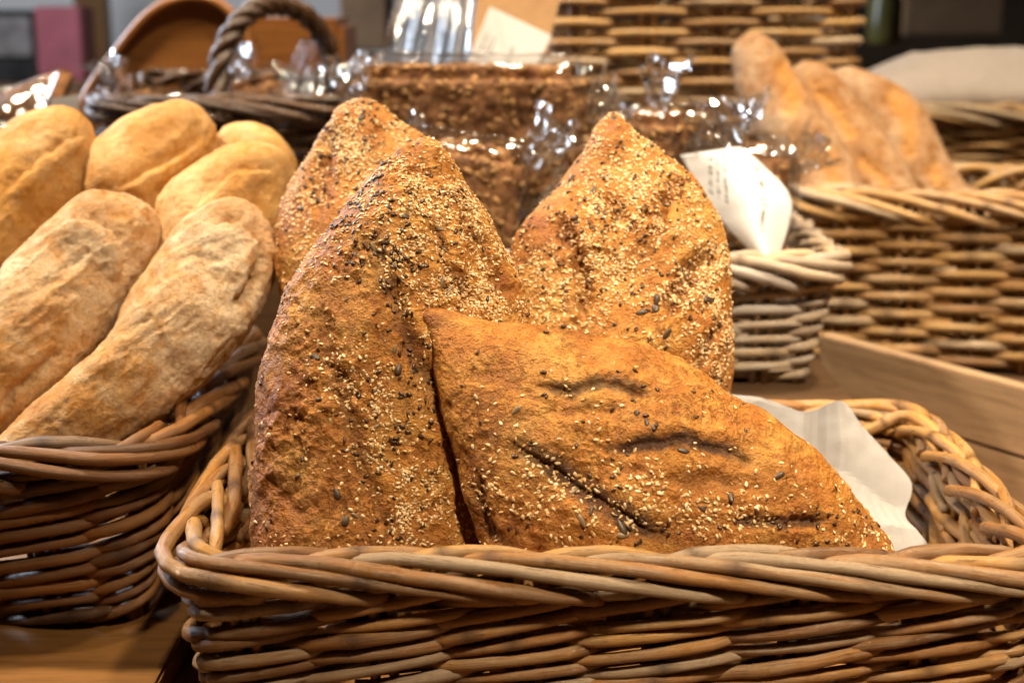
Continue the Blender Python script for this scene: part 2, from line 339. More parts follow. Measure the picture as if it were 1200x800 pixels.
# ------------------------------------------------------------------ wicker baskets
def basket(label, corner, ang, wd, dp, z0, H, mat, group, rc=.045, ds=.078, rr=.0040, pitch=.0062, tilt=.09, flare=.02, amp=.0062, lift=0., seed=1, sides=8, nseg=15, rim=True, up=1, closed_rows=True, keep=None, rimr=1.08):
    """corner: front-left corner of the rim seen from the front; ang: turn about z"""
    rg = random.Random(seed)
    ca, sa = math.cos(ang), math.sin(ang)
    ex, ey = np.array([ca, sa, 0]), np.array([-sa, ca, 0])
    origin = np.array([corner[0], corner[1], z0]) + ex * wd / 2 + ey * dp / 2
    root = empty('wicker_basket', tuple(origin)); tag(root, label, 'basket', group)
    # dense perimeter, starting at the middle of the front, going right (counter-clockwise)
    pts, nor = [], []
    hw, hd = wd / 2, dp / 2
    def arc(cx, cy, a0):
        for a in np.linspace(a0, a0 + 90, 24): pts.append((cx + rc * math.cos(R(a)), cy + rc * math.sin(R(a)))); nor.append((math.cos(R(a)), math.sin(R(a))))
    def line(xa, ya, xb, yb, nx, ny):
        for t in np.linspace(0, 1, 40)[1:-1]: pts.append((xa + (xb - xa) * t, ya + (yb - ya) * t)); nor.append((nx, ny))
    line(-hw + rc, -hd, hw - rc, -hd, 0, -1); arc(hw - rc, -hd + rc, -90)
    line(hw, -hd + rc, hw, hd - rc, 1, 0); arc(hw - rc, hd - rc, 0)
    line(hw - rc, hd, -hw + rc, hd, 0, 1); arc(-hw + rc, hd - rc, 90)
    line(-hw, hd - rc, -hw, -hd + rc, -1, 0); arc(-hw + rc, -hd + rc, 180)
    pts = np.array(pts); nor = np.array(nor)
    seg = np.linalg.norm(np.roll(pts, -1, 0) - pts, axis=1); S = np.concatenate([[0], np.cumsum(seg)]); L = S[-1]
    PX = np.vstack([pts, pts[:1]]); NX = np.vstack([nor, nor[:1]])
    def pos(s, n, z):
        s = np.mod(s, L); n = np.asarray(n, float); z = np.asarray(z, float)
        x = np.interp(s, S, PX[:, 0]); y = np.interp(s, S, PX[:, 1]); nx = np.interp(s, S, NX[:, 0]); ny = np.interp(s, S, NX[:, 1])
        zz = z * (1 + lift * (y + hd) / dp)
        off = n - flare * (1 - np.clip(z / H, 0, 1.1))
        return origin + (x + nx * off)[:, None] * ex + (y + ny * off)[:, None] * ey + zz[:, None] * np.array([0, 0, 1])
    nst = int(round(L / ds / 2)) * 2; dS = L / nst
    def facing(s):
        i = min(int(np.searchsorted(S, s % L)), len(nor) - 1); nn = nor[i]
        return ex * nn[0] + ey * nn[1]
    def rod(name, s, n, z, r, parent=root):
        P = pos(s, n, z)
        wob = .06 * r
        P = P + np.array([[rg.uniform(-1, 1) * wob for _ in range(3)] for _ in range(len(P))])
        k = len(P); rad = np.full(k, r) * (1 + .06 * np.sin(np.arange(k) * .9 + rg.random() * 6)); ring = np.zeros(k)
        rad *= np.linspace(1.06, .9, k) if rg.random() < .5 else np.linspace(.92, 1.05, k)
        if k > 8 and rg.random() < .5:
            j = rg.randint(3, k - 4); rad[j] *= 1.13; ring[j] = 1
        V, Fc, uv = tube_vf(P, rad, sides)
        uv[:, 0] += rg.random() * 40
        o = mesh_obj(name, V - origin, Fc, mat, None, True, uv, {'ring': np.repeat(ring, sides)})
        o.parent = parent
        return o
    rim_h = .009 if rim else 0
    nrow = int((H - rim_h - .006) / pitch)
    for r_ in range(nrow):
        for k in range(nst):
            if (k + r_) % 2: continue
            s0 = k * dS + rg.uniform(-.16, .16) * dS
            if keep and not keep(facing(s0)): continue
            zc = .006 + (r_ + .5) * pitch + rg.uniform(-.0009, .0009)
            t = np.linspace(-1.22, 1.22, nseg)
            cs = np.cos(np.pi * np.clip(t, -1.1, 1.1))
            n = amp * np.sign(cs) * np.abs(cs) ** .75 + rg.uniform(-.0008, .0012)
            tl = tilt * rg.uniform(.65, 1.35) * up
            z = zc + tl * np.clip(t, -1.1, 1.1) * dS * .82 + .0016 * cs
            rod('rod', s0 + t * dS, n, z, rr * rg.uniform(.80, 1.16))
    for k in range(nst):
        for d in (-.0052, .0052):
            if keep and not keep(facing(k * dS)): continue
            z = np.linspace(.0, H - .006, 5); s = np.full(5, k * dS + d * rr / .004)
            rod('stake', s + np.array([rg.uniform(-.0006, .0006) for _ in s]), np.zeros(5), z, rr * .82)
    if rim:
        dR = L / max(8, int(round(L / (ds * .80))))
        nR = int(round(L / dR)); q = rr / .004
        A = catmull([(-.35, -.008, -.013), (-.12, -.005, -.003), (.3, .001, .0035), (.95, .0070, .0020), (1.6, .0115, -.0030), (2.3, .0125, -.0100), (2.8, .0105, -.0155), (3.15, .003, -.020)], 28)
        B = catmull([(-.4, .004, -.008), (-.05, .0025, .000), (.38, -.004, .0050), (.9, -.0105, .0035), (1.4, -.0140, -.005), (1.75, -.0095, -.0140)], 18)
        for k in range(nR):
            for C_, off, nm in ((A, 0, 'rim_rod'), (B, .5, 'rim_rod')):
                if keep and not keep(facing((k + off) * dR)): continue
                j = rg.uniform(-.14, .14)
                sc = rg.uniform(.9, 1.12)
                rod(nm, (k + off + j) * dR + C_[:, 0] * dR * sc, C_[:, 1] * q + rg.uniform(-.001, .001), H + C_[:, 2] * q + rg.uniform(-.0012, .0012), rr * rimr * rg.uniform(.9, 1.14))
    # woven floor of the basket
    ring = [pos(np.array([s]), np.array([-.004]), np.array([.004]))[0] for s in np.linspace(0, L, 48, endpoint=False)]
    top = [p + np.array([0, 0, .006]) for p in ring]
    V = np.array(ring + top) - origin; n = len(ring)
    Fc = [tuple(range(n))[::-1], tuple(range(n, 2 * n))] + [(i, (i + 1) % n, n + (i + 1) % n, n + i) for i in range(n)]
    o = mesh_obj('basket_floor', V, Fc, mat, None, False, None, {'ring': np.zeros(2 * n)}); o.parent = root
    return root, pos, L, origin

BG = 'wicker baskets of bread on the table'
front = basket('large tan wicker basket in front, holding four seeded loaves and white paper', (-.205, .80), 0, .535, .328, TABLE_Z + .0005, .141, W_TAN, BG, seed=3, nseg=19, sides=10, rc=.030, rr=.0043, pitch=.0056, ds=.088, tilt=.20, amp=.0068, rimr=1.06)
left = basket('brown wicker basket on wooden board, filled with floury white rolls', (-.74, .938), 0, .495, .40, .0005, .139, W_BROWN, BG, seed=5, rc=.06, rr=.0049, pitch=.0058, ds=.088, flare=.03, tilt=.20, amp=.0072, rimr=.98)
mid = basket('greyish small wicker basket holding film-wrapped dark bread', (-.10, 1.245), 0, .395, .262, .1005, .118, W_GREY, BG, seed=8, rc=.035, rr=.0045, pitch=.0070, ds=.056, flare=.028, tilt=.06, nseg=11, sides=7, amp=.0055)

# wooden crate around the right basket
A0 = np.array([.3255, 1.466]); dv = np.array([.558, -.83]); nv = np.array([-.83, -.558])
crate = empty('wooden_crate', (A0[0] + .3, A0[1], TABLE_Z)); tag(crate, 'pale wooden crate side under the right-hand wicker basket of crusty loaves', 'crate')
def plank(name, p, d, length, th, z0, z1, mat, parent):
    n = np.array([-d[1], d[0]]);  # to the left of d
    bm = bmesh.new(); V, Fc = box_vf(0, length, 0, th, z0, z1)
    vs = [bm.verts.new(v) for v in V]; [bm.faces.new([vs[i] for i in f]) for f in Fc]
    bmesh.ops.bevel(bm, geom=bm.edges[:], offset=.0015, segments=2, affect='EDGES')
    me = bpy.data.meshes.new(name); bm.to_mesh(me); bm.free(); me.materials.append(mat)
    o = bpy.data.objects.new(name, me); col.objects.link(o)
    o.location = (p[0], p[1], 0); o.rotation_euler = (0, 0, math.atan2(d[1], d[0]))
    return child(o, parent)
plank('plank', A0, dv, .72, .018, .036, .100, WOOD_PALE, crate)
plank('plank', A0, dv, .72, .018, TABLE_Z + .001, .0335, WOOD_PALE, crate)
plank('base', A0 - nv * .020 + dv * .02, dv, .66, .40, TABLE_Z + .001, .048, WOOD_DARK, crate)
right = basket('golden wicker basket standing in wooden crate, holding crusty striped loaves', (.312, 1.552), R(-16), .52, .26, .0485, .19, W_GOLD, BG, seed=11, rc=.04, rr=.0052, pitch=.0098, ds=.066, flare=.012, tilt=.03, nseg=13, sides=7, amp=.0090, rimr=1.0)
back = basket('tall golden wicker basket standing behind the wrapped breads', (.045, 1.875), 0, .40, .26, .2005, .34, W_GOLD, BG, seed=13, rc=.03, rr=.0056, pitch=.0126, ds=.090, flare=.0, tilt=.01, nseg=13, sides=7, amp=.0115, keep=lambda f: f[1] < .4)
far = basket('far wicker basket with white cloth behind the crusty striped loaves', (.46, 2.0), R(-6), .60, .24, .2005, .095, W_GOLD, BG, seed=17, rc=.03, rr=.0044, pitch=.0085, ds=.075, flare=.012, tilt=.02, nseg=9, sides=6, amp=.007)
hand = basket('dark glossy wicker basket with arched rope handle behind white rolls', (-.455, 1.56), 0, .275, .20, .2005, .135, W_DARK, BG, seed=19, rc=.03, rr=.0042, pitch=.0078, ds=.07, flare=.008, tilt=.03, nseg=9, sides=7, amp=.007, lift=.12)

# twisted handle of the dark basket
pL, pR = at_y(250, 150, 1.565), at_y(392, 140, 1.70)
top = at_y(322, 6, 1.63)
hroot = hand[0]
hc = catmull([pL + (0, 0, -.03), pL, at_y(258, 70, 1.585), at_y(285, 22, 1.605), top, at_y(362, 22, 1.655), at_y(388, 68, 1.68), pR, pR + (0, 0, -.03)], 90)
handle_core = None
for k in range(3):
    T = np.gradient(hc, axis=0); T /= np.linalg.norm(T, axis=1)[:, None]
    A_ = np.cross(T, [0.6, .8, 0]); A_ /= np.linalg.norm(A_, axis=1)[:, None]; B_ = np.cross(T, A_)
    ph = np.arange(len(hc)) * .42 + k * 2.094
    P = hc + .0062 * (A_ * np.cos(ph)[:, None] + B_ * np.sin(ph)[:, None])
    V, Fc, uv = tube_vf(P, .0068, 8)
    o = mesh_obj('handle_strand', V - hand[3], Fc, W_DARK, None, True, uv, {'ring': np.zeros(len(V))}); o.parent = hroot

# ------------------------------------------------------------------ loaves
def seg_dist(Q, pts):
    """distance of 2-D points to a polyline, and position 0..1 along it"""
    pts = np.asarray(pts, float); best = np.full(len(Q), 1e9); par = np.zeros(len(Q)); side = np.zeros(len(Q))
    for i in range(len(pts) - 1):
        a, b = pts[i], pts[i + 1]; ab = b - a; t = np.clip(((Q - a) @ ab) / (ab @ ab), 0, 1)
        dlt = Q - (a + t[:, None] * ab); d = np.linalg.norm(dlt, axis=1); m = d < best
        best[m] = d[m]; par[m] = ((i + t) / (len(pts) - 1))[m]; side[m] = (np.sign(ab[0] * dlt[:, 1] - ab[1] * dlt[:, 0]))[m]
    return best, par, side
def loaf(name, label, cat, group, outline, spine, p0, normal, thick, back_thick, mat, voxel=.0012, power=2.4, lump=(.0035, 22), rough=(.0012, 120), wrinkle=None, grooves=(), toast=(), flour=(), seed=0, edge_toast=0., wobble=14):
    n = np.array(normal, float); n /= np.linalg.norm(n); p0 = np.asarray(p0, float)
    ol = np.array([on_plane(u, v, p0, n) for u, v in catmull(outline, 260, True)])
    sp = np.array([on_plane(u, v, p0, n) for u, v in catmull(spine, 60)])
    ts = np.linspace(0, 1, len(sp)); Tf = np.interp(ts, np.linspace(0, 1, len(thick)), thick)
    D = np.linalg.norm(ol[:, None, :] - sp[None], axis=2); ci = D.argmin(1)
    ci = np.convolve(np.concatenate([ci[-6:], ci, ci[:6]]).astype(float), np.ones(13) / 13, 'valid')
    cpt = np.stack([np.interp(ci, np.arange(len(sp)), sp[:, k]) for k in range(3)], 1); tf = np.interp(ci, np.arange(len(sp)), Tf)
    N = len(ol); V = []; ks = []
    NR = 22; rho = np.sin(np.linspace(0, np.pi / 2, NR))
    for r in rho:
        V.append(cpt + (ol - cpt) * r + n * (tf * (max(0, 1 - r ** power)) ** .5)[:, None])
    for r in rho[::-1][1:]:
        V.append(cpt + (ol - cpt) * r - n * (tf * back_thick * (max(0, 1 - r ** power)) ** .5)[:, None])
    m = len(V); V = np.concatenate(V)
    Fc = [(i * N + j, i * N + (j + 1) % N, (i + 1) * N + (j + 1) % N, (i + 1) * N + j) for i in range(m - 1) for j in range(N)]
    Fc += [tuple(range(N))[::-1], tuple((m - 1) * N + j for j in range(N))]
    tmp = mesh_obj('tmp', V, Fc, mat)
    md = tmp.modifiers.new('r', 'REMESH'); md.mode = 'VOXEL'; md.voxel_size = voxel; md.use_smooth_shade = True
    dg = bpy.context.evaluated_depsgraph_get(); me = bpy.data.meshes.new_from_object(tmp.evaluated_get(dg)); bpy.data.objects.remove(tmp)
    # relax the voxel steps a little
    bm = bmesh.new(); bm.from_mesh(me)
    for _ in range(3): bmesh.ops.smooth_vert(bm, verts=bm.verts, factor=.5, use_axis_x=True, use_axis_y=True, use_axis_z=True)
    bm.to_mesh(me); bm.free()
    nv_ = len(me.vertices); C = np.empty(nv_ * 3); me.vertices.foreach_get('co', C); C = C.reshape(-1, 3)
    Nn = np.empty(nv_ * 3); me.vertices.foreach_get('normal', Nn); Nn = Nn.reshape(-1, 3)
    px = project(C); tocam = CAM - C; tocam /= np.linalg.norm(tocam, axis=1)[:, None]; fr = np.clip((Nn * tocam).sum(1) * 3 + .2, 0, 1)
    disp = lump[0] * fbm(C * lump[1], 3, seed) + rough[0] * fbm(C * rough[1], 4, seed + 9, .6) * np.clip(.9 + 1.6 * fbm(C * 28, 2, seed + 60), .15, 1.9)
    if wrinkle:
        amt, fx, dirn = wrinkle; dd = np.array(dirn, float); dd /= np.linalg.norm(dd)
        al = C @ dd; perp = C - al[:, None] * dd
        wn = fbm(perp * fx + (al * fx * .16)[:, None] * dd + .35 * fbm(C * 30, 2, seed + 3)[:, None], 4, seed + 4, .55)
        disp = disp + amt * (np.abs(wn) ** .7 * -1.6 + .5)
    slash = np.zeros(nv_); toastA = np.zeros(nv_); flourA = np.zeros(nv_)
    wob = px + wobble * np.stack([fbm(C * 75, 4, seed + 20, .65), fbm(C * 75, 4, seed + 21, .65)], 1)
    for g in grooves:
        pts, width, depth, dark = g[:4]
        d, t, sd = seg_dist(wob, catmull(pts, 24)); taper = np.clip(np.sin(np.pi * np.clip(t, .02, .98)) * 1.8, 0, 1)
        wl = width * (.45 + .55 * taper)
        prof = np.exp(-(d / wl) ** 2)
        lip = np.exp(-((d - 1.7 * wl) / (.8 * wl)) ** 2)
        disp = disp + fr * taper * depth * (-prof + .18 * lip) * (.75 + .5 * fbm(C * 120, 3, seed + 50))
        if len(g) > 4: disp = disp + fr * taper * g[4] * (sd > 0) * (1 - np.exp(-(d / 2.5) ** 2)) * np.exp(-(d / (3.2 * wl)) ** 2)
        slash = np.maximum(slash, fr * taper * dark * np.clip(np.exp(-(d / (wl * .9)) ** 4), 0, 1))
    for (u, v, rad, a) in toast:
        toastA = np.maximum(toastA, a * np.exp(-((px[:, 0] - u) ** 2 + (px[:, 1] - v) ** 2) / rad ** 2) * fr)
    for (u, v, rad, a) in flour:
        flourA = np.maximum(flourA, a * np.exp(-((px[:, 0] - u) ** 2 + (px[:, 1] - v) ** 2) / rad ** 2) * fr)
    slash = slash * np.clip(.95 + .9 * fbm(C * 130, 3, seed + 51), .1, 1)
    toastA = np.clip(toastA * (1 + .9 * fbm(C * 70, 3, seed + 30)), 0, 1)
    if edge_toast:
        toastA = np.maximum(toastA, edge_toast * np.clip(.5 - disp / .004, 0, 1) * np.clip(.6 + fbm(C * 50, 3, seed + 31), 0, 1))
    C2 = C + Nn * disp[:, None]
    base = np.array([C2[:, 0].mean(), C2[:, 1].mean(), C2[:, 2].min()])
    root = empty(name, tuple(base)); tag(root, label, cat, group)
    me.vertices.foreach_set('co', (C2 - base).ravel()); me.materials.clear(); me.materials.append(mat)
    for k, a in (('slash', slash), ('toast', toastA), ('flour', flourA)):
        at = me.attributes.new(k, 'FLOAT', 'POINT'); at.data.foreach_set('value', a.astype(np.float32))
    me.polygons.foreach_set('use_smooth', [True] * len(me.polygons)); me.update()
    body = bpy.data.objects.new('crust', me); col.objects.link(body); body.parent = root
    me.name = 'crust'
    Nf = np.empty(nv_ * 3); me.vertices.foreach_get('normal', Nf)
    return dict(root=root, C=C2, N=Nf.reshape(-1, 3), px=px, fr=fr, base=base, disp=disp)

# seeds -------------------------------------------------------------
def seed_shape(nu, nv, l, w_, h):
    V = []; Fc = []
    for i in range(nu + 1):
        t = i / nu; x = -math.cos(math.pi * t); r = math.sin(math.pi * t) ** .85 * (1 - .28 * x)
        for j in range(nv):
            a = 2 * math.pi * j / nv; V.append((x * l / 2, r * math.cos(a) * w_ / 2, r * math.sin(a) * h / 2))
    for i in range(nu):
        for j in range(nv): Fc.append((i * nv + j, i * nv + (j + 1) % nv, (i + 1) * nv + (j + 1) % nv, (i + 1) * nv + j))
    return np.array(V), Fc
def frames(N, rg):
    k = len(N); a = rg.normal(size=(k, 3)); X = a - (a * N).sum(1)[:, None] * N; X /= np.linalg.norm(X, axis=1)[:, None]
    tl = rg.normal(size=k) * .22; Z = N + X * tl[:, None]; Z /= np.linalg.norm(Z, axis=1)[:, None]
    X = X - (X * Z).sum(1)[:, None] * Z; X /= np.linalg.norm(X, axis=1)[:, None]
    return X, np.cross(Z, X), Z
def scatter(L, name, count, density, mat, size, label, rg, sink=.38):
    w_ = np.array(density(L['px'], L['C'])) * (L['fr'] > .35); w_ = np.clip(w_, 0, None); w_ /= w_.sum()
    idx = rg.choice(len(w_), count, replace=False, p=w_)
    N = L['N'][idx]; X, Y, Z = frames(N, rg)
    sV, sF = seed_shape(5, 6, *size); sc = rg.uniform(.62, 1.2, (count, 1, 1)) * np.stack([np.ones(count), rg.uniform(.8, 1.15, count), rg.uniform(.7, 1.2, count)], 1)[:, None, :]
    off = L['C'][idx] + N * size[2] * (.5 - sink) - L['base'] + rg.normal(size=(count, 3)) * .0003
    V = off[:, None, :] + (X[:, None] * (sV[None] * sc)[:, :, :1] + Y[:, None] * (sV[None] * sc)[:, :, 1:2] + Z[:, None] * (sV[None] * sc)[:, :, 2:])
    m = len(sV); F0 = np.array(sF); Fa = (F0[None] + (np.arange(count) * m)[:, None, None]).reshape(-1, 4)
    o = mesh_obj(name, V.reshape(-1, 3), Fa.tolist(), mat, attrs={'var': np.repeat(rg.random(count), m)}); o.parent = L['root']; o['kind'] = 'stuff'; o['label'] = label
    return o
big_me = {}
def big_seed(L, u, v, kind, rot=None, scale=1.):
    d = np.hypot(L['px'][:, 0] - u, L['px'][:, 1] - v) + (L['fr'] < .4) * 1e4; i = d.argmin(); N = L['N'][d < 7].mean(0) if (d < 7).any() else L['N'][i]; N /= np.linalg.norm(N)
    if kind not in big_me:
        sz, mt = {'pumpkin_seed': ((.0098, .0056, .0026), PUMPKIN), 'sunflower_seed': ((.0085, .0040, .0024), SUNFLOWER)}[kind]
        V, Fc = seed_shape(8, 9, *sz); o = mesh_obj('x', V, Fc, mt); me = o.data; me.name = kind; bpy.data.objects.remove(o); big_me[kind] = me
    o = bpy.data.objects.new(kind, big_me[kind]); col.objects.link(o); o.parent = L['root']
    X, Y, Z = frames(N[None], rng)
    m = Matrix((X[0], Y[0], Z[0])).transposed().to_4x4(); o.matrix_local = Matrix.Translation(Vector(L['C'][i] - N * .0002 - L['base'])) @ m @ Matrix.Diagonal((scale * rng.uniform(.8, 1.1), scale * rng.uniform(.7, 1.1), scale, 1))
def blobs(lst, floor=0., nz=(60, .8, 5)):
    def f(px, C):
        d = np.full(len(px), floor)
        for (u, v, a, b, ang, wt) in lst:
            c, s = math.cos(R(ang)), math.sin(R(ang)); x = px[:, 0] - u; y = px[:, 1] - v
            d = d + wt * np.exp(-((x * c + y * s) / a) ** 2 - ((-x * s + y * c) / b) ** 2)
        return d * np.clip(.55 + nz[1] * fbm(C * nz[0], 3, nz[2]) * 1.6, .03, 3)
    return f
SG = 'seeded loaves standing in the front basket'
# tall loaf
tall = loaf('seeded_bread', 'tall pointed seeded loaf standing upright behind the lying loaf, thickly strewn with sesame', 'bread', SG,
    [(297, 660), (297, 580), (300, 500), (308, 425), (328, 360), (350, 312), (392, 252), (440, 200), (474, 172), (497, 163), (520, 184), (545, 222), (578, 268), (600, 315), (616, 375), (622, 440), (618, 540), (600, 640), (585, 720), (540, 770), (440, 785), (340, 770), (302, 720)],
    [(440, 660), (450, 520), (462, 400), (482, 270), (492, 215)], at_y(440, 560, .892), (.30, -.88, .32), [.044, .048, .050, .042, .026], .8, CRUST, .0011, 2.6, (.005, 17), (.0026, 120), (.0014, 50, (.1, .15, 1)),
    [([(436, 262), (452, 330), (486, 410), (520, 500)], 13, .0055, .45), ([(548, 228), (560, 290), (604, 352)], 11, .007, .25), ([(372, 335), (392, 430), (420, 530), (470, 640)], 12, .004, .3), ([(330, 420), (345, 520), (350, 620)], 14, .003, .1), ([(505, 250), (525, 310), (560, 360)], 9, .004, .15)],
    [(310, 600, 110, .8), (320, 470, 80, .6), (500, 655, 60, .6), (395, 360, 50, .4), (460, 300, 40, .3), (400, 660, 90, .7)], seed=2, edge_toast=.8)
g1 = np.random.default_rng(1)
dens = blobs([(500, 330, 150, 55, 70, 1.0), (440, 520, 130, 38, 72, .9), (560, 260, 90, 40, 60, 1.1), (470, 220, 60, 50, 50, .55), (500, 600, 50, 40, 0, .6), (350, 300, 40, 40, 0, .2), (570, 350, 60, 60, 0, 1.2), (400, 640, 80, 14, 0, .5)], .035)
scatter(tall, 'sesame_seeds', 3900, dens, SESAME, (.0029, .0018, .0010), 'cream sesame seeds baked onto the crust', g1)
scatter(tall, 'flax_seeds', 430, blobs([(470, 330, 150, 34, 74, 1), (440, 270, 40, 60, 0, .9), (500, 430, 60, 40, 60, .9), (520, 230, 70, 50, 60, .5), (450, 560, 120, 40, 75, .5)], .05, (90, 1., 8)), FLAX, (.0042, .0024, .0014), 'dark flax seeds baked onto the crust', g1, .2)
for (u, v, k) in [(474, 253, 'pumpkin_seed'), (515, 268, 'sunflower_seed'), (519, 330, 'sunflower_seed'), (526, 340, 'sunflower_seed'), (541, 338, 'pumpkin_seed'), (495, 340, 'sunflower_seed'), (436, 288, 'sunflower_seed'), (440, 296, 'sunflower_seed'), (463, 410, 'sunflower_seed'), (467, 432, 'pumpkin_seed'), (485, 435, 'pumpkin_seed'), (368, 418, 'pumpkin_seed'), (395, 578, 'pumpkin_seed'), (404, 610, 'pumpkin_seed'), (440, 500, 'sunflower_seed'), (418, 604, 'sunflower_seed')]: big_seed(tall, u, v, k, scale=.85)
# loaf lying in front
lying = loaf('seeded_bread', 'orange-brown seeded loaf lying in front on basket rim, with dark slashes and few seeds', 'bread', SG,
    [(484, 367), (494, 356), (522, 364), (560, 374), (640, 379), (715, 394), (770, 414), (850, 455), (910, 492), (960, 537), (1004, 588), (1045, 640), (1062, 680), (1010, 700), (860, 712), (700, 715), (615, 705), (578, 670), (550, 600), (530, 540), (515, 470), (503, 405)],
    [(515, 388), (600, 480), (740, 560), (880, 610), (985, 648)], at_y(720, 560, .868), (.10, -.92, .36), [.010, .034, .048, .042, .020], .75, CRUST, .0010, 2.25, (.0055, 20), (.0013, 130), (.0010, 60, (1, 0, -.25)),
    [([(764, 464), (712, 450), (667, 459), (628, 449)], 9, .0032, 1., .002), ([(887, 543), (850, 528), (800, 516), (750, 521), (703, 526)], 9, .0032, 1., .002), ([(788, 634), (735, 604), (685, 572), (640, 540), (590, 517)], 15, .004, 1., .0033), ([(858, 612), (910, 612), (968, 608)], 8, .004, 1.), ([(560, 555), (566, 600), (585, 640)], 8, .004, .7), ([(640, 480), (690, 478), (730, 486)], 10, .003, .2), ([(760, 560), (830, 565), (900, 575)], 10, .003, .15)],
    [(495, 370, 26, .95), (545, 620, 60, .8), (600, 660, 100, .6), (800, 640, 80, .5), (1020, 625, 50, .6), (640, 545, 60, .5), (560, 500, 45, .35), (760, 500, 70, .35), (880, 590, 80, .4), (780, 400, 60, .25)], seed=5, edge_toast=.75, wobble=6)
g2 = np.random.default_rng(2)
scatter(lying, 'sesame_seeds', 760, blobs([(790, 585, 130, 36, 12, 1), (700, 545, 60, 30, 60, .8), (900, 618, 110, 20, 4, .9), (640, 590, 90, 60, 20, .5), (590, 600, 60, 60, 0, .3), (1000, 610, 50, 30, 40, .35)], .022, (70, 1., 6)), SESAME, (.0034, .0020, .0010), 'cream sesame seeds baked onto the crust', g2)
scatter(lying, 'flax_seeds', 120, blobs([(930, 610, 110, 24, 0, 1.3), (760, 628, 120, 16, 0, 1.), (740, 460, 120, 30, 0, .3), (700, 560, 90, 40, 30, .4)], .05, (90, 1., 8)), FLAX, (.0040, .0024, .0014), 'dark flax seeds baked onto the crust', g2, .25)
for (u, v, k, s) in [(674, 574, 'sunflower_seed', 1.1), (682, 609, 'sunflower_seed', 1.1), (728, 617, 'pumpkin_seed', 1.25), (694, 598, 'pumpkin_seed', .7), (856, 582, 'pumpkin_seed', .95), (912, 559, 'pumpkin_seed', .85), (767, 502, 'pumpkin_seed', .7), (757, 498, 'pumpkin_seed', .6), (800, 528, 'pumpkin_seed', .8), (604, 481, 'sunflower_seed', 1.0), (822, 596, 'pumpkin_seed', .75), (804, 593, 'pumpkin_seed', .65), (730, 626, 'sunflower_seed', 1.2), (745, 488, 'pumpkin_seed', .6)]: big_seed(lying, u, v, k, scale=s)
# right loaf
rightl = loaf('seeded_bread', 'broad pointed seeded loaf leaning beside the white label, densely covered with pale sesame', 'bread', SG,
    [(721, 131), (742, 147), (790, 188), (826, 226), (846, 275), (858, 325), (862, 375), (860, 425), (853, 470), (835, 540), (780, 590), (690, 600), (630, 570), (600, 480), (592, 400), (592, 330), (597, 292), (612, 262), (645, 225), (676, 180), (700, 145)],
    [(722, 205), (728, 290), (730, 400), (728, 500)], at_y(725, 380, 1.045), (-.04, -.93, .37), [.024, .042, .046, .044], .75, CRUST, .0013, 2.6, (.006, 18), (.0016, 110), None,
    [([(645, 256), (670, 285), (682, 330), (679, 385)], 11, .010, .3), ([(800, 207), (775, 250), (766, 285)], 10, .009, .3), ([(841, 291), (806, 322), (776, 372)], 11, .011, .45), ([(705, 221), (742, 272)], 9, .006, .1), ([(850, 370), (830, 410), (822, 450)], 9, .006, .4)],
    [(720, 140, 28, .5), (850, 400, 40, .4), (660, 300, 40, .3), (805, 330, 40, .4)], seed=8, edge_toast=.7)
g3 = np.random.default_rng(3)
scatter(rightl, 'sesame_seeds', 4300, blobs([(740, 330, 110, 150, 0, 1.0), (740, 220, 60, 60, 0, .9), (830, 380, 50, 90, 0, .9), (640, 300, 50, 90, 0, .5)], .05, (50, .8, 6)), SESAME, (.0028, .0018, .0010), 'cream sesame seeds baked onto the crust', g3)
scatter(rightl, 'flax_seeds', 330, blobs([(740, 220, 70, 60, 0, 1.0), (690, 270, 60, 50, 0, .8), (750, 340, 90, 90, 0, .7)], .1, (80, 1., 8)), FLAX, (.0038, .0024, .0014), 'dark flax seeds baked onto the crust', g3, .2)
for (u, v, k, s) in [(769, 353, 'pumpkin_seed', 1.3), (768, 361, 'pumpkin_seed', 1.1), (830, 352, 'pumpkin_seed', 1.15), (781, 392, 'pumpkin_seed', 1.2), (695, 224, 'pumpkin_seed', 1.0), (824, 233, 'pumpkin_seed', .8), (720, 137, 'pumpkin_seed', .9), (750, 366, 'pumpkin_seed', .8), (802, 315, 'pumpkin_seed', .7)]: big_seed(rightl, u, v, k, scale=s)
# back-left loaf
backl = loaf('seeded_bread', 'seeded loaf with pointed tip peeking out behind the tall seeded loaf', 'bread', SG,
    [(424, 113), (402, 122), (378, 158), (350, 200), (328, 240), (320, 275), (326, 320), (340, 400), (360, 520), (420, 570), (500, 560), (560, 480), (570, 380), (556, 290), (540, 225), (512, 175), (468, 137), (440, 118)],
    [(430, 190), (445, 300), (455, 450)], at_y(430, 330, 1.085), (-.12, -.92, .36), [.022, .038, .040], .7, CRUST, .0015, 2.5, (.006, 18), (.0016, 110), None,
    [([(395, 150), (380, 200), (372, 260)], 9, .005, .2), ([(450, 140), (430, 200)], 8, .003, .1)], [(424, 120, 20, .5), (345, 290, 40, .3)], seed=12, edge_toast=.6)
g4 = np.random.default_rng(4)
scatter(backl, 'sesame_seeds', 2000, blobs([(430, 190, 80, 60, 50, 1), (370, 240, 60, 50, 60, .8), (400, 160, 50, 40, 0, .6)], .02, (50, .8, 6)), SESAME, (.0028, .0018, .0010), 'cream sesame seeds baked onto the crust', g4)
scatter(backl, 'flax_seeds', 160, blobs([(430, 170, 80, 60, 50, 1), (370, 240, 60, 50, 60, .5)], .03, (80, 1., 8)), FLAX, (.0038, .0024, .0014), 'dark flax seeds baked onto the crust', g4, .2)
for (u, v, s) in [(424, 136, 1.1), (352, 245, .9), (384, 195, .8)]: big_seed(backl, u, v, 'pumpkin_seed', scale=s)

